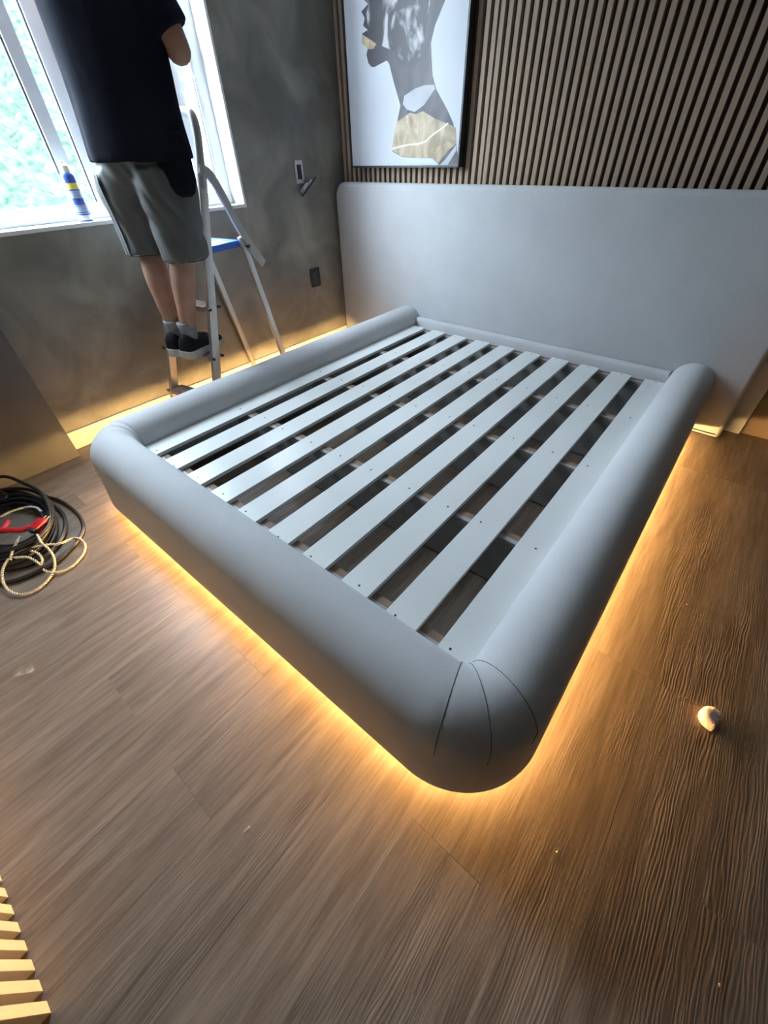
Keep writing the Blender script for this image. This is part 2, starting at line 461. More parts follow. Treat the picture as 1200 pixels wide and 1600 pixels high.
# ------------------------------------------------------------------ headboard
def rounded_outline(x0, x1, z0, z1, rt, rb, n=10):
    pts = []
    def arc(cx, cz, r, a0, a1):
        for k in range(n + 1):
            a = math.radians(a0 + (a1 - a0) * k / n); pts.append((cx + r * math.cos(a), cz + r * math.sin(a)))
    arc(x1 - rt, z1 - rt, rt, 0, 90); arc(x0 + rt, z1 - rt, rt, 90, 180)
    arc(x0 + rb, z0 + rb, rb, 180, 270); arc(x1 - rb, z0 + rb, rb, 270, 360)
    return pts
def inset(pts, d):
    n = len(pts); out = []
    for i in range(n):
        p = Vector((*pts[i], 0)); a = Vector((*pts[i - 1], 0)); b = Vector((*pts[(i + 1) % n], 0))
        t = (b - a)
        t = t.normalized() if t.length > 1e-9 else Vector((1, 0, 0))
        nrm = Vector((-t.y, t.x, 0)); q = p + nrm * d
        out.append((q.x, q.y))
    return out
def dense(pts, step=0.12):
    out = []
    for i in range(len(pts)):
        a = Vector(pts[i]); b = Vector(pts[(i + 1) % len(pts)]); L = (b - a).length; k = max(1, int(L / step))
        for j in range(k): q = a.lerp(b, j / k); out.append((q.x, q.y))
    return out
out = dense(rounded_outline(-0.742, 1.905, 0.001, 1.008, 0.085, 0.02))
rings = []
BV = 0.026
for yy, ins in [(0.162, 0.012), (0.150, 0.002), (0.075 + BV, 0.0)] + [(0.075 + BV - BV * math.sin(math.radians(a)), BV * (1 - math.cos(math.radians(a)))) for a in (20, 40, 60, 75, 90)]:
    pts = inset(out, ins) if ins else out
    rings.append([(px, yy, pz) for px, pz in pts])
bm = bmesh.new(); loft(bm, rings)
hb = from_bm('headboard', bm, M['headfab'], smooth=True, angle=50)
tag(hb, 'wide pale grey upholstered headboard with rounded corners against the slatted wall', 'headboard')

# ------------------------------------------------------------------ bed
bed = empty('bed_frame', (0.79, -1.04, 0))
tag(bed, 'grey upholstered bed frame with thick rounded rails, white slats and warm underglow', 'bed')
XI0, XI1, YI = -0.002, 1.577, -1.947   # inner faces of left rail, right rail, foot rail
RW = 0.203; RIN = 0.022; YH = 0.070
ZT_, ZBOT = 0.347, 0.045
# cross section: (u outward from inner face, z)
prof = []
prof.append((0.0, 0.205)); prof.append((0.0, 0.235))
cr = RW / 2 - 0.006; cz = ZT_ - cr * 1.0
for k in range(0, 15):
    a = math.radians(180 - 186 * k / 14)
    prof.append((cr + cr * math.cos(a), cz + cr * 1.0 * math.sin(a)))
for u, z in [(RW - 0.0115, 0.215), (RW - 0.010, 0.185), (RW - 0.0075, 0.15), (RW - 0.005, 0.115), (RW - 0.0025, 0.085), (RW - 0.0005, 0.064), (RW - 0.001, 0.054), (RW - 0.005, 0.048), (RW - 0.012, ZBOT), (RW - 0.11, ZBOT), (RW - 0.115, 0.075)]:
    prof.append((u, z))
# path of the inner face: points + outward normals, with a tag for corner angle
path = []
ys = [YH - (YH - (YI + RIN)) * k / 26 for k in range(27)]
for y in ys: path.append((Vector((XI0, y, 0)), Vector((-1, 0, 0)), 'L'))
for k in range(1, 24):
    a = math.radians(180 + 90 * k / 24); c = Vector((XI0 + RIN, YI + RIN, 0)); n = Vector((math.cos(a), math.sin(a), 0))
    path.append((c + n * RIN, n, 'CL%d' % k))
xs_ = [XI0 + RIN + (XI1 - XI0 - 2 * RIN) * k / 22 for k in range(23)]
for x in xs_: path.append((Vector((x, YI, 0)), Vector((0, -1, 0)), 'F'))
for k in range(1, 24):
    a = math.radians(270 + 90 * k / 24); c = Vector((XI1 - RIN, YI + RIN, 0)); n = Vector((math.cos(a), math.sin(a), 0))
    path.append((c + n * RIN, n, 'CR%d' % k))
for y in ys[::-1]: path.append((Vector((XI1, y, 0)), Vector((1, 0, 0)), 'R'))
def rail_pt(p, n, u, z, tagv):
    q = p + n * u + Vector((0, 0, z))
    if z > 0.1:
        w = noise.noise(Vector((q.x * 5, q.y * 5, q.z * 4))) * 0.0022
        if tagv.startswith('CL'):
            k = int(tagv[2:])
            w += -0.012 * math.exp(-((k - 5.0 - (u - .1) * 20) / 0.8) ** 2) * max(0, 1 - u / 0.19) - 0.008 * math.exp(-((k - 10 - (u - .1) * 30) / 0.9) ** 2) * max(0, 1 - u / 0.17)
        if tagv.startswith('CR'):
            k = int(tagv[2:])
            if k in (4, 12, 20): w -= 0.0012
        q += n * w * 0.6 + Vector((0, 0, w))
    return q
rings = [[rail_pt(p, n, u, z, tg) for u, z in prof] for p, n, tg in path]
bm = bmesh.new(); loft(bm, rings, close_ring=True)
rail = from_bm('upholstered_rail', bm, M['fabric'], bed, smooth=True, angle=60)
rail['label'] = 'thick grey suede rail running round both sides and foot'
# seams at the right foot corner
for k, (ua, ub) in ((4, (0.03, 1.0)), (12, (0.03, 1.0)), (20, (0.03, 1.0))):
    p, n, tg = next(t for t in path if t[2] == 'CR%d' % k)
    pts = []
    for u, z in prof[3:]:
        if z < 0.19: break
        q = rail_pt(p, n, u, z, tg); cdir = Vector((u - cr, z - cz)) ; cdir = cdir.normalized() if z > cz else Vector((1, 0))
        pts.append(q + n * cdir.x * 0.0002 + Vector((0, 0, cdir.y * 0.0002)))
    bm = bmesh.new(); tube(bm, catmull(pts, 3), 0.0007, 6)
    from_bm('seam', bm, M['seam'], rail, smooth=True)
# head rail between the side rails
for xa, xb in ((XI0 + 0.001, 1.0565), (1.0575, XI1 - 0.001)):
    bm = bmesh.new()
    pr = [(0.030, 0.15), (0.030, 0.272), (0.034, 0.284), (0.044, 0.290), (0.060, 0.290), (0.071, 0.286), (0.071, 0.15)]
    loft(bm, [[(x, y, z) for y, z in pr] for x in (xa, xa + 0.003, (xa + xb) / 2, xb - 0.003, xb)])
    from_bm('head_rail', bm, M['fabric'], bed, smooth=True, angle=50)
# slats
PITCH, SW, ZS = 0.165, 0.0982, 0.2475
bm = bmesh.new(); box(bm, 0, SW, -1.945, 0, ZS - 0.015, ZS, bev=0.0008)
bmesh.ops.recalc_face_normals(bm, faces=bm.faces[:])
slm = bpy.data.meshes.new('slat'); bm.to_mesh(slm); bm.free(); slm.materials.append(M['slat_white'])
bm = bmesh.new(); lathe(bm, [(0.0036, 0), (0.0036, 0.0006), (0.0012, 0.0007)], (0, 0, 0), 8)
scm = bpy.data.meshes.new('screw'); bm.to_mesh(scm); bm.free(); scm.materials.append(M['screw'])
BEAMS = [-0.016, -0.49, -0.97, -1.475, -1.925]
rs = random.Random(5)
for i in range(10):
    x0 = i * PITCH
    w_last = 0
    s = link('slat', slm, None, bed); s.location = (x0, 0, 0)
    for by in BEAMS:
        q = link('screw', scm, None, s); q.location = (SW * rs.choice([0.3, 0.5, 0.55, 0.7]), by + (0.02 if by > -1 else 0.0) + rs.uniform(-0.008, 0.012) - (0.03 if by == BEAMS[0] else 0), ZS)
for i in range(10):
    pass
# cross boards carrying the slats, cleat along the foot
for by in BEAMS:
    c = box_obj('cross_board', (0.0, 1.575, by - 0.009, by + 0.009, 0.012, ZS - 0.0155), M['board'], bed)
    box_obj('cleat', (0.0, 1.575, by + 0.0095, by + 0.032, ZS - 0.045, ZS - 0.0158), M['rawwood'], c)
# recessed plinth
PI = 0.098
bm = bmesh.new()
loft(bm, [[p + n * (RW - PI) + Vector((0, 0, 0.0)), p + n * (RW - PI - 0.018), p + n * (RW - PI - 0.018) + Vector((0, 0, 0.2)), p + n * (RW - PI) + Vector((0, 0, 0.2))] for p, n, tg in path])
from_bm('plinth', bm, M['board'], bed, smooth=True, angle=40)
# LED strip: continuous tape under the rail following the same path
bm = bmesh.new(); LU = RW - 0.096
rings = []
for p, n, tg in path:
    if p.y > 0.055 and tg in 'LR': continue
    q = p + n * LU + Vector((0, 0, 0.028))
    a = Vector((0, 0, 0.005)); b = n * 0.001
    rings.append([q + a + b, q - a + b, q - a - b, q + a - b])
loft(bm, rings)
led = from_bm('led_strip', bm, M['led'], bed)
led['label'] = 'warm glowing light strip under the rail'
rebase(bed)

# ------------------------------------------------------------------ framed picture
pic = empty('framed_picture', (-0.2, 0.163, 1.08))
tag(pic, 'tall black-framed portrait print of a figure in profile hung on the wood slats', 'picture')
PX0, PX1, PZ0, PZ1 = -0.603, 0.197, 1.079, 2.26
M['frame'] = mat('black_frame', (0.012, 0.012, 0.014), 0.4)
M['paper'] = mat('pale_print_ground', (0.50, 0.52, 0.56), 0.45, 0.04, 2)
fw = 0.009
for d in ((PX0, PX0 + fw, 0.108, 0.163, PZ0, PZ1), (PX1 - fw, PX1, 0.108, 0.163, PZ0, PZ1), (PX0 + fw, PX1 - fw, 0.108, 0.163, PZ0, PZ0 + fw), (PX0 + fw, PX1 - fw, 0.108, 0.163, PZ1 - fw, PZ1)):
    box_obj('frame_bar', d, M['frame'], pic)
canvas = box_obj('print', (PX0 + fw, PX1 - fw, 0.114, 0.160, PZ0 + fw, PZ1 - fw), M['paper'], pic)
def marbled(name, dark, light, scale, lo, hi, seed):
    m, nt, b = new_mat(name); N = nt.nodes; L = nt.links
    g = N.new('ShaderNodeNewGeometry'); mp = N.new('ShaderNodeMapping'); mp.inputs['Location'].default_value = (seed, 0, seed * .7); mp.inputs['Scale'].default_value = (1.4, 1, 0.8)
    L.new(g.outputs['Position'], mp.inputs['Vector'])
    n = N.new('ShaderNodeTexNoise'); n.inputs['Scale'].default_value = scale; n.inputs['Detail'].default_value = 8; n.inputs['Distortion'].default_value = 1.5
    L.new(mp.outputs['Vector'], n.inputs['Vector'])
    r = N.new('ShaderNodeValToRGB'); e = r.color_ramp.elements
    e[0].position = lo; e[0].color = (*dark, 1); e[1].position = hi; e[1].color = (*light, 1)
    L.new(n.outputs['Fac'], r.inputs['Fac']); L.new(r.outputs['Color'], b.inputs['Base Color']); b.inputs['Roughness'].default_value = 0.45
    return m
M['skinprint'] = marbled('print_charcoal_skin', (0.036, 0.031, 0.040), (0.115, 0.10, 0.108), 5, 0.4, 0.75, 0.3)
M['faceprint'] = marbled('print_marbled_face', (0.030, 0.026, 0.032), (0.46, 0.44, 0.46), 8, 0.50, 0.66, 1.7)
M['goldprint'] = marbled('print_gold_leaf', (0.24, 0.175, 0.095), (0.50, 0.39, 0.25), 9, 0.35, 0.62, 4.1)
M['mist'] = mat('print_white_mist', (0.38, 0.38, 0.41), 0.45, 0.15, 9)
M['whiteprint'] = mat('print_white_stroke', (0.74, 0.72, 0.68), 0.45)
YP = 0.1140
from mathutils.geometry import tessellate_polygon
def layer(name, poly, lift, m):
    bm = bmesh.new(); n = len(poly)
    A = [bm.verts.new((x, YP - lift, z)) for x, z in poly]; B = [bm.verts.new((x, YP + 0.002, z)) for x, z in poly]
    for tri in tessellate_polygon([[Vector((x, z, 0)) for x, z in poly]]):
        bm.faces.new([A[i] for i in tri]); bm.faces.new([B[i] for i in tri[::-1]])
    for i in range(n): bm.faces.new((A[i], B[i], B[(i + 1) % n], A[(i + 1) % n]))
    return from_bm(name, bm, m, canvas)
head_top = [(0.054, 1.676), (0.085, 1.74), (0.098, 1.83), (0.075, 1.92), (0.005, 1.99), (-0.12, 2.02), (-0.26, 2.0), (-0.35, 1.94), (-0.395, 1.87), (-0.405, 1.80), (-0.44, 1.755)]
fig = [(-0.446, 1.739), (-0.424, 1.723), (-0.471, 1.704), (-0.448, 1.679), (-0.462, 1.655), (-0.43, 1.637), (-0.469, 1.629), (-0.472, 1.595), (-0.435, 1.571), (-0.445, 1.549), (-0.433, 1.518), (-0.413, 1.503), (-0.393, 1.5), (-0.302, 1.517), (-0.286, 1.503), (-0.254, 1.43), (-0.209, 1.341), (-0.232, 1.278), (-0.274, 1.16), (-0.244, 1.125), (0.02, 1.118), (0.065, 1.089), (0.186, 1.089), (0.183, 1.136), (0.163, 1.2), (0.142, 1.257), (0.097, 1.313), (0.026, 1.387), (-0.002, 1.44), (-0.012, 1.50), (-0.019, 1.55), (0.001, 1.604)] + head_top
layer('printed_figure', fig, 0.0006, M['skinprint'])
face = [(-0.43, 1.735), (-0.42, 1.715), (-0.435, 1.695), (-0.43, 1.66), (-0.41, 1.63), (-0.36, 1.60), (-0.33, 1.57), (-0.25, 1.545), (-0.19, 1.50), (-0.13, 1.47), (-0.09, 1.50), (-0.06, 1.56), (-0.05, 1.62), (-0.03, 1.68), (-0.07, 1.78), (-0.16, 1.86), (-0.28, 1.87), (-0.38, 1.82)]
layer('printed_face_marbling', face, 0.0010, M['faceprint'])
layer('printed_lips', [(-0.469, 1.626), (-0.427, 1.607), (-0.372, 1.582), (-0.395, 1.567), (-0.435, 1.57), (-0.472, 1.595)], 0.0014, M['goldprint'])
layer('printed_throat_mist', [(-0.182, 1.377), (-0.112, 1.399), (-0.05, 1.408), (0.012, 1.405), (0.018, 1.39), (-0.047, 1.335), (-0.11, 1.311), (-0.165, 1.323), (-0.192, 1.345)], 0.0012, M['mist'])
layer('printed_gold_collar', [(-0.209, 1.284), (-0.142, 1.309), (-0.10, 1.302), (-0.056, 1.311), (0.03, 1.277), (0.102, 1.258), (0.159, 1.238), (0.171, 1.175), (0.123, 1.15), (0.059, 1.094), (0.02, 1.118), (-0.138, 1.123), (-0.20, 1.13), (-0.274, 1.157), (-0.256, 1.212), (-0.232, 1.278)], 0.0014, M['goldprint'])
ln = [(-0.274, 1.163), (-0.21, 1.172), (-0.139, 1.179), (-0.08, 1.180), (-0.028, 1.189), (0.0, 1.207), (0.034, 1.223), (0.07, 1.237), (0.112, 1.258)]
layer('printed_white_line', [(x, z + 0.0035) for x, z in ln] + [(x, z - 0.0035) for x, z in ln[::-1]], 0.0019, M['whiteprint'])
layer('printed_white_edge', [(0.171, 1.172), (0.106, 1.111), (0.071, 1.089), (0.125, 1.089), (0.176, 1.15)], 0.0017, M['mist'])
layer('printed_white_hem', [(-0.27, 1.152), (-0.20, 1.128), (-0.138, 1.121), (0.02, 1.116), (0.05, 1.098), (0.0, 1.092), (-0.29, 1.092)], 0.0018, M['paper'])
rebase(pic)

# ------------------------------------------------------------------ power outlet, open switch box
ou = empty('power_outlet', (XL, -0.184, 0.49)); tag(ou, 'dark rectangular power outlet low on the cement wall beside the headboard', 'outlet')
box_obj('cover_plate', (XL, XL + 0.009, -0.226, -0.142, 0.430, 0.548), M['blackp'], ou, 0.003)
M['darkgrey'] = mat('graphite_insert', (0.035, 0.033, 0.04), 0.35)
box_obj('socket_insert', (XL + 0.009, XL + 0.0105, -0.207, -0.161, 0.452, 0.526), M['darkgrey'], ou, 0.0007)
for dy in (-0.012, 0.0, 0.012):
    bm = bmesh.new(); r = lathe(bm, [(0.0028, 0), (0.0028, 0.0006)], (0, 0, 0), 10)
    for v in bm.verts: v.co = Vector((XL + 0.0105 + v.co.z, -0.184 + dy + v.co.x, 0.489 + v.co.y + (0.004 if dy == 0 else 0)))
    from_bm('pin_hole', bm, M['screw'], ou)
rebase(ou)
sb = empty('switch_box', (XL, -0.212, 1.0)); tag(sb, 'open white switch box frame high on the cement wall near the headboard', 'switch')
M['socketframe'] = mat('white_box_frame', (0.62, 0.58, 0.60), 0.5)
yA, yB, zA, zB = -0.243, -0.181, 1.015, 1.125
for d in ((yA, yA + 0.012, zA, zB), (yB - 0.012, yB, zA, zB), (yA + 0.012, yB - 0.012, zB - 0.02, zB), (yA + 0.012, yB - 0.012, zA, zA + 0.02)):
    box_obj('frame_edge', (XL, XL + 0.006, *d), M['socketframe'], sb, 0.001)
box_obj('recess', (XL, XL + 0.0025, yA + 0.012, yB - 0.012, zA + 0.02, zB - 0.02), M['blackp'], sb)
rebase(sb)
cv = empty('switch_cover', (XL + 0.02, -0.18, 0.99)); tag(cv, 'loose switch cover plate dangling on a wire below the open switch box', 'cover plate')
mt = Matrix.Translation((XL + 0.040, -0.178, 0.998)) @ Matrix.Rotation(math.radians(33), 4, 'X') @ Matrix.Rotation(math.radians(-28), 4, 'Y')
box_obj('plate', (-0.035, 0.035, -0.060, 0.060, -0.005, 0.004), M['blackp'], cv, 0.002, mt)
M['plateinner'] = mat('cover_back_grey', (0.46, 0.50, 0.50), 0.5)
box_obj('module', (-0.024, 0.024, -0.052, -0.006, 0.0045, 0.026), M['plateinner'], cv, 0.003, mt)
box_obj('module', (-0.020, 0.020, 0.0, 0.036, 0.0045, 0.017), M['plateinner'], cv, 0.003, mt)
bm = bmesh.new(); tube(bm, catmull([(XL + 0.004, -0.212, 1.045), (XL + 0.02, -0.205, 1.03), (XL + 0.035, -0.195, 1.015), tuple(mt @ Vector((0, -0.02, 0.02)))], 6), 0.0016, 6)
from_bm('wire', bm, M['blackp'], cv, smooth=True)
rebase(cv)

# ------------------------------------------------------------------ spray can on the sill
can = empty('spray_can', (XL - 0.045, -1.508, SILL + 0.0042)); tag(can, 'blue spray can with yellow band and white cap standing on the window sill', 'spray can')
cc = Vector(can.location)
M['canblue'] = mat('can_blue_print', (0.035, 0.075, 0.33), 0.3, vscale=40, col2=(0.06, 0.12, 0.42))
M['canyellow'] = mat('can_yellow_print', (0.72, 0.55, 0.10), 0.3, 0.1)
M['canwhite'] = mat('can_white_print', (0.72, 0.73, 0.74), 0.3)
M['canmid'] = mat('can_pale_blue_print', (0.20, 0.28, 0.50), 0.3, vscale=90, col2=(0.42, 0.48, 0.62))
M['cap'] = mat('cream_cap_plastic', (0.70, 0.72, 0.55), 0.4)
def band(name, z0, z1, m, r=0.0305):
    bm = bmesh.new(); lathe(bm, [(r, z0), (r, z1)], cc, 28); return from_bm(name, bm, M[m], can, smooth=True, angle=60)
bm = bmesh.new(); lathe(bm, [(0.027, 0), (0.0305, 0.003), (0.0300, 0.006), (0.0300, 0.158), (0.0285, 0.165), (0.024, 0.172), (0.021, 0.174)], cc, 28)
from_bm('can_body', bm, M['canblue'], can, smooth=True, angle=40)
band('white_band', 0.006, 0.024, 'canwhite', 0.0303)
band('white_line', 0.030, 0.032, 'canwhite', 0.0303)
band('text_band', 0.036, 0.056, 'canmid', 0.0303)
band('white_line', 0.059, 0.0605, 'canwhite', 0.0303)
band('text_band', 0.085, 0.112, 'canmid', 0.0303)
band('yellow_band', 0.116, 0.138, 'canyellow', 0.0304)
bm = bmesh.new(); lathe(bm, [(0.0225, 0.172), (0.0225, 0.186), (0.020, 0.196), (0.012, 0.201), (0.010, 0.2015)], cc, 24); cap = from_bm('cap', bm, M['cap'], can, smooth=True, angle=40)
bm = bmesh.new(); lathe(bm, [(0.008, 0.2005), (0.0075, 0.211), (0.005, 0.2125)], cc, 14); from_bm('nozzle', bm, M['canwhite'], can, smooth=True, angle=40)
rebase(can)

# ------------------------------------------------------------------ step ladder
LU_, LV, LC = Vector((0.983, 0.184, 0)), Vector((-0.184, 0.983, 0)), Vector((-0.49, -1.337, 0))
def lp(u, t, z): return LC + LU_ * u + LV * t + Vector((0, 0, z))
lad = empty('step_ladder', LC); tag(lad, 'aluminium folding step ladder with blue platform standing between bed and window wall', 'ladder')
def front_t(z): return -0.151 + 0.31 * z
def hw(z): return 0.182 - 0.022 * z
for s in (-1, 1):
    bm = bmesh.new()
    pts = [lp(s * hw(z), front_t(z), z) for z in (0.012, 0.4, 0.8, 1.1, 1.20)]
    bar(bm, pts[0], pts[3], 0.022, 0.046, up=LV, bev=0.003)
    from_bm('front_rail', bm, M['ladder'], lad, smooth=True, angle=40)
    a = lp(s * hw(0), front_t(0), 0)
    f = box_obj('foot', (-0.017, 0.017, -0.029, 0.029, 0.0, 0.035), M['blackp'], lad, 0.004, Matrix.Translation(a) @ Matrix.Rotation(math.radians(10.6), 4, 'Z'))
    # rear leg
    bm = bmesh.new(); bar(bm, lp(s * 0.160, 0.535, 0.012), lp(s * 0.152, 0.350, 0.85), 0.020, 0.034, up=LV, bev=0.003)
    from_bm('rear_leg', bm, M['ladder'], lad, smooth=True, angle=40)
    box_obj('foot', (-0.015, 0.015, -0.022, 0.022, 0.0, 0.035), M['blackp'], lad, 0.004, Matrix.Translation(lp(s * 0.16, 0.537, 0)) @ Matrix.Rotation(math.radians(10.6), 4, 'Z'))
    # curved hinge arm from the front rail
    bm = bmesh.new()
    arc = catmull([lp(s * 0.168, 0.175, 1.115), lp(s * 0.168, 0.225, 1.10), lp(s * 0.168, 0.275, 1.02), lp(s * 0.168, 0.325, 0.915), lp(s * 0.168, 0.385, 0.815), lp(s * 0.168, 0.462, 0.712)], 6)
    if s < 0: arc = arc[:-6]
    F = []
    for i, p in enumerate(arc):
        q = arc[min(i + 1, len(arc) - 1)]; o = arc[max(i - 1, 0)]; t = (q - o).normalized(); n = LU_.cross(t).normalized()
        F.append([p + n * 0.019 + LU_ * 0.006, p - n * 0.019 + LU_ * 0.006, p - n * 0.019 - LU_ * 0.006, p + n * 0.019 - LU_ * 0.006])
    loft(bm, F); arm = from_bm('hinge_arm', bm, M['ladder_arm'], lad, smooth=True, angle=40)
    bm = bmesh.new(); tube(bm, [lp(s * 0.168, 0.372, 0.806) - LU_ * 0.009, lp(s * 0.168, 0.372, 0.806) + LU_ * 0.009], 0.008, 12)
    from_bm('bolt', bm, M['blackp'], arm)
# top hand hoop
bm = bmesh.new()
hoop = [lp(-hw(1.05), front_t(1.05), 1.05), lp(-hw(1.2), front_t(1.2), 1.2), lp(-0.142, front_t(1.26), 1.275), lp(-0.105, front_t(1.29), 1.298), lp(0, front_t(1.29), 1.300), lp(0.105, front_t(1.29), 1.298), lp(0.142, front_t(1.26), 1.275), lp(hw(1.2), front_t(1.2), 1.2), lp(hw(1.05), front_t(1.05), 1.05)]
tube(bm, catmull(hoop, 6), 0.0175, 10); from_bm('hand_hoop', bm, M['ladder_arm'], lad, smooth=True)
# steps
for z in (0.165, 0.385, 0.605):
    t = front_t(z); w = hw(z)
    s_ = box_obj('step', (-w + 0.012, w - 0.012, -0.038, 0.042, -0.026, 0.0), M['step'], lad, 0.003, Matrix.Translation(lp(0, t, z)) @ Matrix.Rotation(math.radians(10.6), 4, 'Z'))
    for k in range(5):
        box_obj('tread_rib', (-w + 0.018, w - 0.018, -0.030 + k * 0.015, -0.024 + k * 0.015, 0.0002, 0.002), M['step'], s_, 0.0, Matrix.Translation(lp(0, t, z)) @ Matrix.Rotation(math.radians(10.6), 4, 'Z'))
    for s in (-1, 1):
        for dt in (-0.03, 0.03):
            bm = bmesh.new(); tube(bm, [lp(s * (w + 0.012), t + dt, z - 0.012), lp(s * (w + 0.024), t + dt, z - 0.012)], 0.0075, 8); from_bm('step_cap', bm, M['blackp'], s_, smooth=True, angle=40)
# blue platform
pm = Matrix.Translation(lp(0, 0, 0)) @ Matrix.Rotation(math.radians(10.6), 4, 'Z')
box_obj('platform', (-0.142, 0.142, front_t(0.83) - 0.01, 0.352, 0.805, 0.835), M['blue'], lad, 0.006, pm)
rebase(lad)

# ------------------------------------------------------------------ person on the ladder
FWD, RGT, UP = Vector((-0.342, 0.940, 0)), Vector((0.940, 0.342, 0)), Vector((0, 0, 1))
M['skin'] = mat('skin', (0.34, 0.185, 0.125), 0.55, 0.10, 18)
M['shirt'] = mat('dark_navy_cotton', (0.010, 0.0115, 0.019), 1.0, 0.2, 6, 0.15, 200, spec=0.08)
M['shorts'] = mat('grey_sports_shorts', (0.085, 0.088, 0.085), 0.6, 0.2, 7)
M['shortsdark'] = mat('black_side_panel', (0.02, 0.02, 0.024), 0.7)
M['piping'] = mat('white_piping', (0.55, 0.56, 0.57), 0.6)
M['sock'] = mat('grey_knit_sock', (0.20, 0.21, 0.22), 0.95, 0.25, 60, 0.4, 300)
M['shoe'] = mat('black_mesh_shoe', (0.010, 0.010, 0.012), 0.8, 0.2, 80, spec=0.15)
M['shoesole'] = mat('grey_white_shoe_sole', (0.42, 0.41, 0.39), 0.7, 0.15, 30)
M['hair'] = mat('dark_hair', (0.015, 0.011, 0.009), 0.6, 0.3, 60)
M['pouch'] = mat('black_nylon_pouch', (0.010, 0.010, 0.015), 0.9, 0.2, 30, spec=0.1)
man = empty('person', (-0.43, -1.36, 0.387))
tag(man, 'person in dark T-shirt, grey shorts and black sneakers standing on the ladder', 'person')
V = lambda x, y, z: Vector((x, y, z))
ANK = {1: V(-0.395, -1.395, 0.475), -1: V(-0.482, -1.418, 0.475)}
KNE = {1: V(-0.328, -1.330, 0.865), -1: V(-0.500, -1.392, 0.865)}
PEL = V(-0.410, -1.350, 1.22)
SH = {1: V(-0.245, -1.254, 1.715), -1: V(-0.556, -1.366, 1.715)}
ELB = {1: V(-0.186, -1.192, 1.425), -1: V(-0.625, -1.150, 1.62)}
WRI = {1: V(-0.400, -1.117, 1.525), -1: V(-0.648, -0.965, 1.775)}
verts, edges, rad = [], [], []
def jv(p, r, parent=None, ry=None):
    verts.append(p); rad.append((r, ry or r))
    if parent is not None: edges.append((parent, len(verts) - 1))
    return len(verts) - 1
root = jv(PEL, 0.13)
sp1 = jv(V(-0.407, -1.345, 1.36), 0.125, root); sp2 = jv(V(-0.402, -1.325, 1.52), 0.135, sp1); ch = jv(V(-0.399, -1.312, 1.665), 0.125, sp2)
nk = jv(V(-0.398, -1.300, 1.775), 0.058, ch); nk2 = jv(V(-0.402, -1.285, 1.84), 0.055, nk)
for s in (1, -1):
    hp = jv(PEL + RGT * 0.09 * s - UP * 0.06, 0.095, root)
    th = jv((PEL + RGT * 0.09 * s - UP * 0.06).lerp(KNE[s], 0.5), 0.078, hp)
    kn = jv(KNE[s] + UP * 0.0, 0.056, th)
    cf = jv(KNE[s].lerp(ANK[s], 0.32) - FWD * 0.016, 0.058, kn)
    c2 = jv(KNE[s].lerp(ANK[s], 0.62) - FWD * 0.010, 0.047, cf)
    an = jv(ANK[s] + UP * 0.03, 0.036, c2); ak = jv(ANK[s] - UP * 0.02, 0.036, an)
    ba = jv(ANK[s] + FWD * 0.11 - UP * 0.055, 0.028, ak)
    cl = jv(ch.__class__ and V(-0.399, -1.310, 1.715).lerp(SH[s], 0.6), 0.066, ch)
    sh = jv(SH[s], 0.058, cl); ua = jv(SH[s].lerp(ELB[s], 0.5), 0.050, sh); el = jv(ELB[s], 0.042, ua)
    fa = jv(ELB[s].lerp(WRI[s], 0.35), 0.043, el); wr = jv(WRI[s], 0.029, fa)
    d = (WRI[s] - ELB[s]).normalized(); pa = jv(WRI[s] + d * 0.05, 0.031, wr, 0.022)
me = bpy.data.meshes.new('body'); me.from_pydata([tuple(v) for v in verts], edges, [])
bo = bpy.data.objects.new('body_tmp', me); COL.objects.link(bo)
sk = bo.modifiers.new('skin', 'SKIN'); sk.use_smooth_shade = True
for i, sv in enumerate(me.skin_vertices[0].data):
    sv.radius = rad[i]; sv.use_root = (i == 0)
su = bo.modifiers.new('sub', 'SUBSURF'); su.levels = 2; su.render_levels = 2
dg = bpy.context.evaluated_depsgraph_get()
ev = bpy.data.meshes.new_from_object(bo.evaluated_get(dg))
bm = bmesh.new(); bm.from_mesh(ev)
bpy.data.objects.remove(bo)
# hands: five tapered bent fingers rooted in the palm
for s in (1, -1):
    d = (WRI[s] - ELB[s]).normalized(); side = d.cross(UP).normalized() * s; nrm = side.cross(d).normalized()
    base = WRI[s] + d * 0.055
    for i, (o, ln_) in enumerate(((-0.027, 0.062), (-0.009, 0.075), (0.009, 0.080), (0.027, 0.070))):
        a = base + side * o
        pts = [a - d * 0.02, a + d * 0.03, a + d * (0.03 + ln_ * 0.4) - nrm * 0.010, a + d * (0.03 + ln_ * 0.65) - nrm * 0.032, a + d * (0.03 + ln_ * 0.62) - nrm * 0.052]
        tube(bm, catmull(pts, 3), [0.0095 - 0.0002 * k for k in range(13)], 8)
    a = WRI[s] + d * 0.02 + side * 0.024
    pts = [a - side * 0.012, a + side * 0.018 + d * 0.018, a + side * 0.026 + d * 0.045 - nrm * 0.012, a + side * 0.018 + d * 0.068 - nrm * 0.026]
    tube(bm, catmull(pts, 3), [0.0115 - 0.0003 * k for k in range(10)], 8)
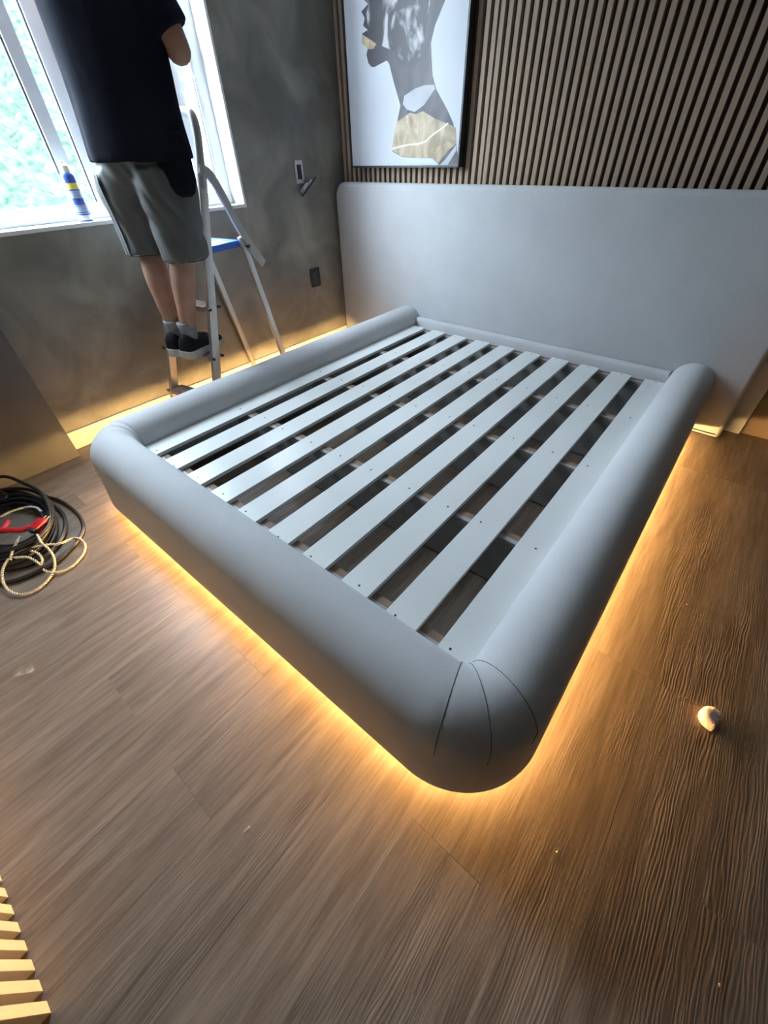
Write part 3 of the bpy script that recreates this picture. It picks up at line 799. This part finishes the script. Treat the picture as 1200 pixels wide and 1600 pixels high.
# head: deformed sphere with brow, nose, chin, ears
HC_ = V(-0.418, -1.262, 1.945)
r = bmesh.ops.create_uvsphere(bm, u_segments=28, v_segments=20, radius=1.0)
for v in r['verts']:
    c = v.co.copy(); fx, rx, uz = c.y, c.x, c.z
    w = 0.076; dp = 0.096; h = 0.118
    jaw = 1.0 - 0.26 * max(0, -uz) ** 1.3
    fwd = fx * dp * (1 - 0.12 * max(0, -uz) * (1 if fx < 0 else 0))
    if fx > 0.6: 
        fwd += 0.022 * math.exp(-(rx / 0.16) ** 2 - ((uz + 0.12) / 0.16) ** 2)
        fwd += 0.007 * math.exp(-(rx / 0.3) ** 2 - ((uz + 0.48) / 0.09) ** 2)
        fwd -= 0.010 * math.exp(-((abs(rx) - 0.38) / 0.16) ** 2 - ((uz - 0.05) / 0.12) ** 2)
        fwd += 0.008 * math.exp(-((uz + 0.78) / 0.16) ** 2 - (rx / 0.4) ** 2)
    v.co = HC_ + RGT * (rx * w * jaw) + FWD * fwd + UP * (uz * h)
for s in (1, -1):
    r = bmesh.ops.create_uvsphere(bm, u_segments=10, v_segments=8, radius=1.0)
    for v in r['verts']: c = v.co.copy(); v.co = HC_ + RGT * s * 0.077 + RGT * c.x * 0.009 + FWD * (c.y * 0.018 - 0.006) + UP * (c.z * 0.032 - 0.008)
body = from_bm('body', bm, M['skin'], man, smooth=True)
bm = bmesh.new()
r = bmesh.ops.create_uvsphere(bm, u_segments=28, v_segments=18, radius=1.0)
for v in r['verts']:
    c = v.co.copy(); low = c.y > 0.25 and c.z < 0.55
    k = 0.96 if (low or c.z < -0.45) else 1.07 + 0.02 * noise.noise(c * 9)
    v.co = HC_ + RGT * (c.x * 0.076 * k) + FWD * (c.y * 0.096 * k) + UP * (c.z * 0.118 * (k if c.z > 0 else min(k, 1.0)))
bmesh.ops.delete(bm, geom=[v for v in bm.verts if ((v.co - HC_).dot(FWD) > 0.03 and (v.co - HC_).z < 0.055) or (v.co - HC_).z < -0.06], context='VERTS')
from_bm('hair', bm, M['hair'], man, smooth=True)
M['eye'] = mat('eye_white', (0.6, 0.6, 0.58), 0.3)
for s in (1, -1):
    bm = bmesh.new(); bmesh.ops.create_uvsphere(bm, u_segments=12, v_segments=8, radius=0.0105)
    for v in bm.verts: v.co += HC_ + RGT * 0.029 * s + FWD * 0.079 + UP * 0.006
    e_ = from_bm('eye', bm, M['eye'], man, smooth=True)
    bm = bmesh.new(); bmesh.ops.create_uvsphere(bm, u_segments=10, v_segments=6, radius=0.005)
    for v in bm.verts: v.co += HC_ + RGT * 0.029 * s + FWD * 0.0862 + UP * 0.006
    from_bm('iris', bm, M['hair'], e_, smooth=True)

def ell(c, a, b, n=40, wr=0.0, ph=0.0, k1=5, k2=9, fold=None):
    ring = []
    for k in range(n):
        t = 2 * math.pi * k / n
        w = 1 + wr * (math.sin(k1 * t + ph) * 0.6 + math.sin(k2 * t - ph * 1.7) * 0.4)
        ring.append(c + RGT * (math.cos(t) * a * w) + FWD * (math.sin(t) * b * w))
    return ring
def blended(name, bm, m, parent, voxel, smooth_it, disp):
    """union overlapping closed lofts into one surface, smooth it and add cloth folds"""
    bmesh.ops.recalc_face_normals(bm, faces=bm.faces[:])
    me = bpy.data.meshes.new(name + '_raw'); bm.to_mesh(me); bm.free()
    o = bpy.data.objects.new(name + '_raw', me); COL.objects.link(o)
    r = o.modifiers.new('r', 'REMESH'); r.mode = 'VOXEL'; r.voxel_size = voxel
    s = o.modifiers.new('s', 'SMOOTH'); s.iterations = smooth_it; s.factor = 0.5
    ev = bpy.data.meshes.new_from_object(o.evaluated_get(bpy.context.evaluated_depsgraph_get()))
    bpy.data.objects.remove(o)
    b = bmesh.new(); b.from_mesh(ev); b.normal_update()
    mv = [(v, v.normal * disp(v.co)) for v in b.verts]
    for v, d in mv: v.co += d
    bmesh.ops.smooth_vert(b, verts=b.verts[:], factor=0.4, use_axis_x=True, use_axis_y=True, use_axis_z=True)
    return from_bm(name, b, m, parent, smooth=True)
# T-shirt
bm = bmesh.new()
SC = lambda z: V(-0.404, -1.345 + 0.03 * (z - 1.2), z)
secs = [(1.150, 0.200, 0.160, 0.035), (1.152, 0.212, 0.171, 0.035), (1.19, 0.211, 0.169, 0.03), (1.25, 0.207, 0.163, 0.028), (1.32, 0.204, 0.158, 0.024), (1.40, 0.205, 0.156, 0.020), (1.48, 0.210, 0.155, 0.016), (1.56, 0.214, 0.152, 0.012), (1.63, 0.215, 0.146, 0.008), (1.69, 0.205, 0.132, 0.004), (1.735, 0.172, 0.110, 0), (1.765, 0.118, 0.090, 0), (1.785, 0.082, 0.078, 0), (1.80, 0.072, 0.070, 0)]
loft(bm, [ell(SC(z) + (UP * 0), a, b, 48, w, z * 3.0) for z, a, b, w in secs])
for s, e_ in ((1, 0.80), (-1, 0.72)):
    A, B = SH[s] - (ELB[s] - SH[s]) * 0.10 - RGT * s * 0.05, SH[s].lerp(ELB[s], e_)
    P = [A.lerp(B, k / 7) for k in range(8)] + [B + (B - A) * 0.002, B - (B - A) * 0.03]
    R = [0.075, 0.088, 0.086, 0.081, 0.077, 0.073, 0.071, 0.070, 0.066, 0.064]
    tube(bm, P[:8], R[:8], 20)
shirt = blended('t_shirt', bm, M['shirt'], man, 0.009, 2, lambda p: 0.006 * noise.noise(Vector((p.x * 11, p.y * 11, p.z * 3.5))) + 0.008 * (abs(noise.noise(Vector((p.x * 6 + 1, p.y * 6 + p.z * 3, p.z * 3)))) - 0.25))
# shorts
bm = bmesh.new()
loft(bm, [ell(V(-0.408, -1.350, z), a, b, 40, 0.012, z * 4) for z, a, b in ((1.285, 0.165, 0.120), (1.24, 0.185, 0.140), (1.17, 0.196, 0.146), (1.11, 0.190, 0.135), (1.06, 0.165, 0.105), (1.03, 0.12, 0.06))])
LEG = {}
for s in (1, -1):
    top = V(-0.408, -1.350, 1.13) + RGT * 0.094 * s
    hem = V(-0.318, -1.330, 0.812) if s == 1 else V(-0.505, -1.398, 0.830)
    rings = []
    prof_ = [(0.0, 0.098, 0.135), (0.15, 0.108, 0.138), (0.35, 0.109, 0.128), (0.55, 0.104, 0.115), (0.75, 0.099, 0.106), (0.9, 0.096, 0.102), (0.99, 0.094, 0.100), (1.0, 0.090, 0.096), (0.97, 0.086, 0.092)]
    for i, (t, a, b) in enumerate(prof_):
        rings.append(ell(top.lerp(hem, t), a, b, 40, 0.03 * t, 2.2 * t + s, 4, 7))
    LEG[s] = (top, hem, prof_)
    loft(bm, rings)
shorts = blended('shorts', bm, M['shorts'], man, 0.0075, 3, lambda p: 0.010 * noise.noise(Vector((p.x * 10, p.y * 10, p.z * 5.5))) + 0.020 * (abs(noise.noise(Vector((p.x * 7 + 3, p.y * 7, p.z * 9 + (p.x + p.y) * 9)))) - 0.25))
for s in (1, -1):
    top, hem, _ = LEG[s]
    bm = bmesh.new(); ring = ell(hem + UP * 0.003, 0.0890, 0.0950, 40, 0.03, 2.2 + s, 4, 7)
    tube(bm, ring, 0.0022, 6, closed=True); from_bm('hem_binding', bm, M['shortsdark'], shorts, smooth=True)
# side panel and piping on the left leg
def leg_surf(s, t, ang, lift):
    top, hem, pf = LEG[s]
    for i in range(6):
        if pf[i][0] <= t <= pf[i + 1][0]: break
    k = (t - pf[i][0]) / (pf[i + 1][0] - pf[i][0]); a = pf[i][1] + (pf[i + 1][1] - pf[i][1]) * k; b = pf[i][2] + (pf[i + 1][2] - pf[i][2]) * k
    w = 1 + 0.03 * t * (math.sin(4 * ang + 2.2 * t + s) * 0.6 + math.sin(7 * ang - (2.2 * t + s) * 1.7) * 0.4)
    return top.lerp(hem, t) + RGT * (math.cos(ang) * (a * w + lift)) + FWD * (math.sin(ang) * (b * w + lift))
bm = bmesh.new()
rows = []
A0, A1 = math.radians(236), math.radians(258)
for i in range(15):
    t = 0.05 + 0.93 * i / 14
    rows.append([bm.verts.new(leg_surf(-1, t, A0 + (A1 - A0) * j / 4, 0.0025)) for j in range(5)])
for i in range(14):
    for j in range(4): bm.faces.new((rows[i][j], rows[i][j + 1], rows[i + 1][j + 1], rows[i + 1][j]))
from_bm('side_panel', bm, M['shortsdark'], shorts, smooth=True)
for ang in (A0, A1):
    bm = bmesh.new(); tube(bm, [leg_surf(-1, 0.05 + 0.93 * i / 20, ang, 0.003) for i in range(21)], 0.0022, 6)
    from_bm('piping', bm, M['piping'], shorts, smooth=True)
# pouch hanging at the right hip
dC, eC = Vector((-0.903, 0.431, 0)), Vector((0.431, 0.903, 0))
pc = V(-0.404, -1.345, 0) - dC * 0.150 + eC * 0.105
bm = bmesh.new()
rings = []
for z, w, d in ((1.235, 0.050, 0.015), (1.20, 0.064, 0.028), (1.14, 0.068, 0.034), (1.08, 0.064, 0.032), (1.05, 0.052, 0.026), (1.036, 0.034, 0.012)):
    rings.append([pc + UP * z + eC * (math.copysign(abs(math.cos(t)) ** 0.6, math.cos(t)) * w) + dC * (math.copysign(abs(math.sin(t)) ** 0.6, math.sin(t)) * d) for t in [2 * math.pi * k / 20 for k in range(20)]])
loft(bm, rings); from_bm('hip_pouch', bm, M['pouch'], man, smooth=True)
# socks and shoes
for s in (1, -1):
    A = ANK[s]
    bm = bmesh.new()
    P = [A - UP * 0.035, A + UP * 0.0, A + UP * 0.03, A + UP * 0.055 , A + UP * 0.072, A + UP * 0.073]
    tube(bm, P, [0.036, 0.037, 0.040, 0.043, 0.0455, 0.041], 20); from_bm('sock', bm, M['sock'], man, smooth=True)
    heel = A - FWD * 0.070; z0 = 0.3875
    SEC = [(0.0, 0.022, 0.075), (0.02, 0.036, 0.104), (0.07, 0.042, 0.112), (0.16, 0.045, 0.112), (0.26, 0.046, 0.112), (0.36, 0.044, 0.106), (0.48, 0.043, 0.084), (0.62, 0.045, 0.062), (0.76, 0.047, 0.054), (0.88, 0.042, 0.048), (0.96, 0.030, 0.042), (1.0, 0.014, 0.034)]
    Ls = 0.275
    bm = bmesh.new(); rings = []
    for t, w, h in SEC:
        c = heel + FWD * (t * Ls); c.z = z0 + 0.022; n = 18; ring = []
        for k in range(n):
            a = math.pi * k / (n - 1)
            ring.append(c + RGT * (math.cos(a) * w * (1 - 0.12 * math.sin(a))) + UP * (math.sin(a) ** 0.7 * (h - 0.022)))
        rings.append(ring)
    loft(bm, rings); shoe = from_bm('shoe', bm, M['shoe'], man, smooth=True, angle=70)
    bm = bmesh.new(); rings = []
    for t, w, h in SEC:
        c = heel + FWD * (t * Ls - (0.004 if t < 0.01 else (-0.004 if t > 0.99 else 0))); w2 = w + 0.0035
        top = 0.036 - 0.012 * min(1, max(0, (t - 0.25) / 0.5))
        bot = 0.0 + (0.010 if t > 0.97 else 0.0)
        rings.append([c + RGT * x + UP * (z0 - c.z + z) for x, z in ((-w2 * 0.93, bot), (-w2, bot + 0.006), (-w2, top), (-w2 * 0.8, top + 0.001), (w2 * 0.8, top + 0.001), (w2, top), (w2, bot + 0.006), (w2 * 0.93, bot))])
    loft(bm, rings); from_bm('sole', bm, M['shoesole'], shoe, smooth=True, angle=45)
    for k in range(3):
        t = 0.46 + 0.07 * k; c = heel + FWD * (t * Ls); c.z = z0
        bm = bmesh.new(); tube(bm, catmull([c + RGT * 0.026 + UP * (0.070 - 0.008 * k), c + UP * (0.0785 - 0.0085 * k), c - RGT * 0.026 + UP * (0.070 - 0.008 * k)], 4), 0.0022, 6)
        from_bm('lace', bm, M['shoesole'] if k == 0 else M['shoe'], shoe, smooth=True)
rebase(man)

# ------------------------------------------------------------------ cable coil and red-plug cord on the floor
M['cable'] = mat('black_rubber_cable', (0.012, 0.011, 0.013), 0.38, 0.2, 20)
pts = []
rc = random.Random(11)
cen = Vector((-0.275, -2.475, 0))
loops = 11
for i in range(loops * 16):
    a = -2 * math.pi * i / 16 + 2.4
    lo = i / 16
    base = 0.215 + 0.045 * math.sin(lo * 2.1) + 0.02 * math.sin(lo * 5.7)
    z = 0.008 + 0.0042 * lo + 0.006 * (0.5 + 0.5 * math.sin(a * 2.3 + lo))
    c = cen + Vector((0.025 * math.sin(lo * 1.7), 0.02 * math.cos(lo * 2.3), 0))
    pts.append((c.x + base * 1.05 * math.cos(a), c.y + base * 0.64 * math.sin(a), z))
# outer loops traced on the floor
tail = [(-0.56, -2.42, 0.045), (-0.50, -2.340, 0.030), (-0.392, -2.302, 0.014), (-0.319, -2.274, 0.009), (-0.207, -2.262, 0.009), (-0.12, -2.264, 0.009), (-0.044, -2.281, 0.009), (0.010, -2.318, 0.009), (0.047, -2.365, 0.009), (0.075, -2.421, 0.009), (0.077, -2.474, 0.009), (0.07, -2.525, 0.009), (0.041, -2.582, 0.009), (-0.03, -2.66, 0.009), (-0.16, -2.76, 0.009), (-0.34, -2.80, 0.009), (-0.52, -2.74, 0.02), (-0.62, -2.60, 0.05), (-0.64, -2.46, 0.075), (-0.591, -2.376, 0.082), (-0.464, -2.339, 0.082), (-0.346, -2.315, 0.080), (-0.257, -2.319, 0.078), (-0.164, -2.334, 0.076), (-0.084, -2.362, 0.074), (-0.043, -2.399, 0.072), (-0.03, -2.44, 0.07), (-0.04, -2.50, 0.07), (-0.09, -2.58, 0.075), (-0.2, -2.68, 0.08), (-0.34, -2.70, 0.085)]
bm = bmesh.new(); tube(bm, catmull(pts + tail, 4), 0.0078, 8)
cab = from_bm('cable_coil', bm, M['cable'], smooth=True)
tag(cab, 'heap of thick black cable coiled on the floor at the left', 'cable')

lead = empty('plug_cord', (-0.05, -2.45, 0.0)); tag(lead, 'twisted cream cord with a red plug lying over the black cable coil', 'cord')
M['cordA'] = mat('cream_twisted_wire', (0.58, 0.50, 0.36), 0.5, 0.15, 40)
M['cordB'] = mat('pale_twisted_wire', (0.50, 0.47, 0.40), 0.5, 0.15, 40)
M['red'] = mat('red_plastic', (0.55, 0.012, 0.020), 0.35, 0.1)
M['brass'] = mat('brass_pin', (0.55, 0.38, 0.14), 0.35, metal=0.9)
cordA = [(-0.042, -2.419, 0.078), (0.008, -2.425, 0.068), (0.04, -2.421, 0.055), (0.081, -2.423, 0.042), (0.115, -2.438, 0.025), (0.135, -2.461, 0.012), (0.157, -2.491, 0.009), (0.168, -2.526, 0.009), (0.152, -2.565, 0.009), (0.111, -2.587, 0.014), (0.07, -2.589, 0.026), (0.023, -2.576, 0.038), (-0.012, -2.553, 0.045), (-0.032, -2.525, 0.048), (-0.031, -2.485, 0.05), (-0.007, -2.434, 0.05), (0.026, -2.382, 0.04), (0.018, -2.353, 0.03), (0.014, -2.331, 0.022), (0.045, -2.319, 0.022), (0.076, -2.32, 0.012), (0.11, -2.339, 0.008), (0.136, -2.369, 0.008), (0.15, -2.405, 0.008), (0.144, -2.439, 0.01), (0.122, -2.465, 0.016), (0.104, -2.474, 0.026)]
cordB = [(-0.092, -2.465, 0.072), (-0.062, -2.49, 0.07), (-0.037, -2.515, 0.06), (-0.005, -2.532, 0.055)]
cordC = [(-0.007, -2.52, 0.056), (0.02, -2.489, 0.05), (0.053, -2.476, 0.04), (0.078, -2.47, 0.034), (0.06, -2.457, 0.034), (0.025, -2.455, 0.044), (-0.002, -2.467, 0.052)]
cordD = [(-0.285, -2.479, 0.075), (-0.289, -2.433, 0.075), (-0.27, -2.387, 0.075), (-0.233, -2.363, 0.075), (-0.189, -2.359, 0.075)]
for poly in (cordA, cordC, cordB, cordD):
    P = catmull(poly, 14); F = frames(P)
    acc = 0; A, B = [], []
    for i, p in enumerate(P):
        if i: acc += (P[i] - P[i - 1]).length
        ph = acc / 0.020 * 2 * math.pi; _, n, b = F[i]
        off = (n * math.cos(ph) + b * math.sin(ph)) * 0.0026
        A.append(p + off); B.append(p - off)
    bm = bmesh.new(); tube(bm, A, 0.0027, 6); from_bm('twisted_strand', bm, M['cordA'], lead, smooth=True)
    bm = bmesh.new(); tube(bm, B, 0.0027, 6); from_bm('twisted_strand', bm, M['cordB'], lead, smooth=True)
# plug body
pa, pb = Vector((-0.083, -2.418, 0.076)), Vector((-0.109, -2.368, 0.082))
bm = bmesh.new(); bar(bm, pa, pb, 0.040, 0.026, bev=0.006); plug = from_bm('red_plug', bm, M['red'], lead, smooth=True, angle=40)
ax = (pb - pa).normalized(); sd = ax.cross(UP).normalized()
for s in (-1, 1):
    bm = bmesh.new(); tube(bm, [pb + sd * s * 0.008 - ax * 0.004, pb + sd * s * 0.008 + ax * 0.018], 0.0028, 8); from_bm('brass_pin', bm, M['brass'], plug, smooth=True, angle=40)
bm = bmesh.new(); bar(bm, pa - ax * 0.012, pa + ax * 0.002, 0.030, 0.022, bev=0.003); from_bm('plug_collar', bm, M['blackp'], plug, smooth=True, angle=40)
bm = bmesh.new()
tube(bm, catmull([(-0.111, -2.417, 0.076), (-0.124, -2.45, 0.076), (-0.158, -2.477, 0.076), (-0.186, -2.506, 0.076)], 5), 0.0125, 10, sx=0.75)
tube(bm, catmull([(-0.186, -2.506, 0.076), (-0.198, -2.487, 0.078), (-0.219, -2.463, 0.083)], 5), 0.010, 10, sx=0.75)
from_bm('red_handle', bm, M['red'], lead, smooth=True)
rebase(lead)

# ------------------------------------------------------------------ slatted partition beside the viewer
part = struct(box_obj('wall_partition', (-0.658, 1.280, -2.96, -2.880, -0.06, HC), M['slatback']), 'slatted wood partition at the near left corner')
bm = bmesh.new(); box(bm, 0, 0.0222, 0, 0.021, 0.0006, HC - 0.002, bev=0.001)
bmesh.ops.recalc_face_normals(bm, faces=bm.faces[:])
rsm = bpy.data.meshes.new('partition_slat'); bm.to_mesh(rsm); bm.free(); rsm.materials.append(M['wallslat2'])
x = 1.2535
while x > -0.65:
    o = link('wall_slat', rsm, None, part); o.location = (x, -2.880, 0); x -= 0.0405

# ------------------------------------------------------------------ small litter
M['foam'] = mat('pink_white_foam', (0.88, 0.70, 0.66), 0.8, 0.04, 60, 0.2, 120)
out = [(0.012, -0.030), (0.006, -0.031), (-0.012, -0.024), (-0.021, -0.008), (-0.022, 0.010), (-0.014, 0.024), (0.0, 0.031), (0.014, 0.028), (0.022, 0.018), (0.019, 0.008), (0.012, 0.002), (0.017, -0.006), (0.016, -0.014), (0.006, -0.018)]
out = [(p.x, p.y) for p in catmull([(a, b, 0) for a, b in out], 3, closed=True)]
bm = bmesh.new(); rings = []
for sc, z in ((0.86, 0.0), (0.97, 0.004), (1.0, 0.012), (0.97, 0.024), (0.86, 0.030), (0.5, 0.032)):
    rings.append([Vector((2.107 + a * sc + 0.0012 * noise.noise(Vector((a * 90, b * 90, z * 90))), -1.537 + b * sc, z + (0.0015 * noise.noise(Vector((a * 120, b * 120, z * 60))) if z else 0))) for a, b in out])
loft(bm, rings)
fo = from_bm('foam_scrap', bm, M['foam'], smooth=True); tag(fo, 'small torn scrap of pinkish white foam on the floor right of the bed', 'foam scrap')
fm = bpy.data.materials.new('clear_film'); fm.use_nodes = True
fm.node_tree.nodes['Principled BSDF'].inputs['Base Color'].default_value = (0.85, 0.87, 0.88, 1)
fm.node_tree.nodes['Principled BSDF'].inputs['Roughness'].default_value = 0.15
fm.node_tree.nodes['Principled BSDF'].inputs['Alpha'].default_value = 0.13
bm = bmesh.new(); rows = []
for i in range(9):
    rowv = []
    for j in range(5):
        uu, vv = i / 8 - 0.5, j / 4 - 0.5
        z = 0.002 + 0.012 * (abs(vv) * 2) ** 2 + 0.003 * math.sin(i * 1.3)
        rowv.append(bm.verts.new(Vector((0.485, -2.664, z + 0.003)) + Vector((0.6, 0.8, 0)) * uu * 0.05 + Vector((0.8, -0.6, 0)) * vv * 0.034))
    rows.append(rowv)
for i in range(8):
    for j in range(4): bm.faces.new((rows[i][j], rows[i][j + 1], rows[i + 1][j + 1], rows[i + 1][j]))
r = bmesh.ops.solidify(bm, geom=bm.faces[:], thickness=0.0004)
zmin = min(v.co.z for v in bm.verts)
for v in bm.verts: v.co.z -= zmin
fi = from_bm('film_scrap', bm, fm, smooth=True); tag(fi, 'curled scrap of clear plastic film on the floor at the left', 'film scrap')

M['crumb'] = mat('pale_wood_crumb', (0.60, 0.48, 0.34), 0.8)
CRUMB_LABELS = ['tiny pale wood crumb on the floor just below the rounded bed corner', 'tiny pale wood crumb on the floor near the lower right edge', 'thin pale wood splinter on the floor below the foot rail', 'tiny pale wood crumb between the cream cord and the bed foot', 'tiny pale wood crumb on the floor between bed side and foam scrap']
CRUMBS = [(1.902, -2.058), (2.207, -2.054), (1.334, -2.467), (0.147, -2.21), (1.99, -1.158)]
for k, (cx, cy) in enumerate(CRUMBS):
    bm = bmesh.new(); bmesh.ops.create_icosphere(bm, subdivisions=1, radius=1.0)
    for v in bm.verts:
        c = v.co * (1 + 0.3 * noise.noise(v.co * 2 + Vector((k, 0, 0)))); v.co = Vector((c.x * 0.0022, c.y * (0.0035 if k != 2 else 0.009), c.z * 0.0012))
    zmin = min(v.co.z for v in bm.verts)
    for v in bm.verts: v.co += Vector((cx, cy, -zmin))
    tag(from_bm('wood_splinter' if k == 2 else 'wood_crumb', bm, M['crumb']), CRUMB_LABELS[k], 'crumb', 'wood crumbs on the floor')
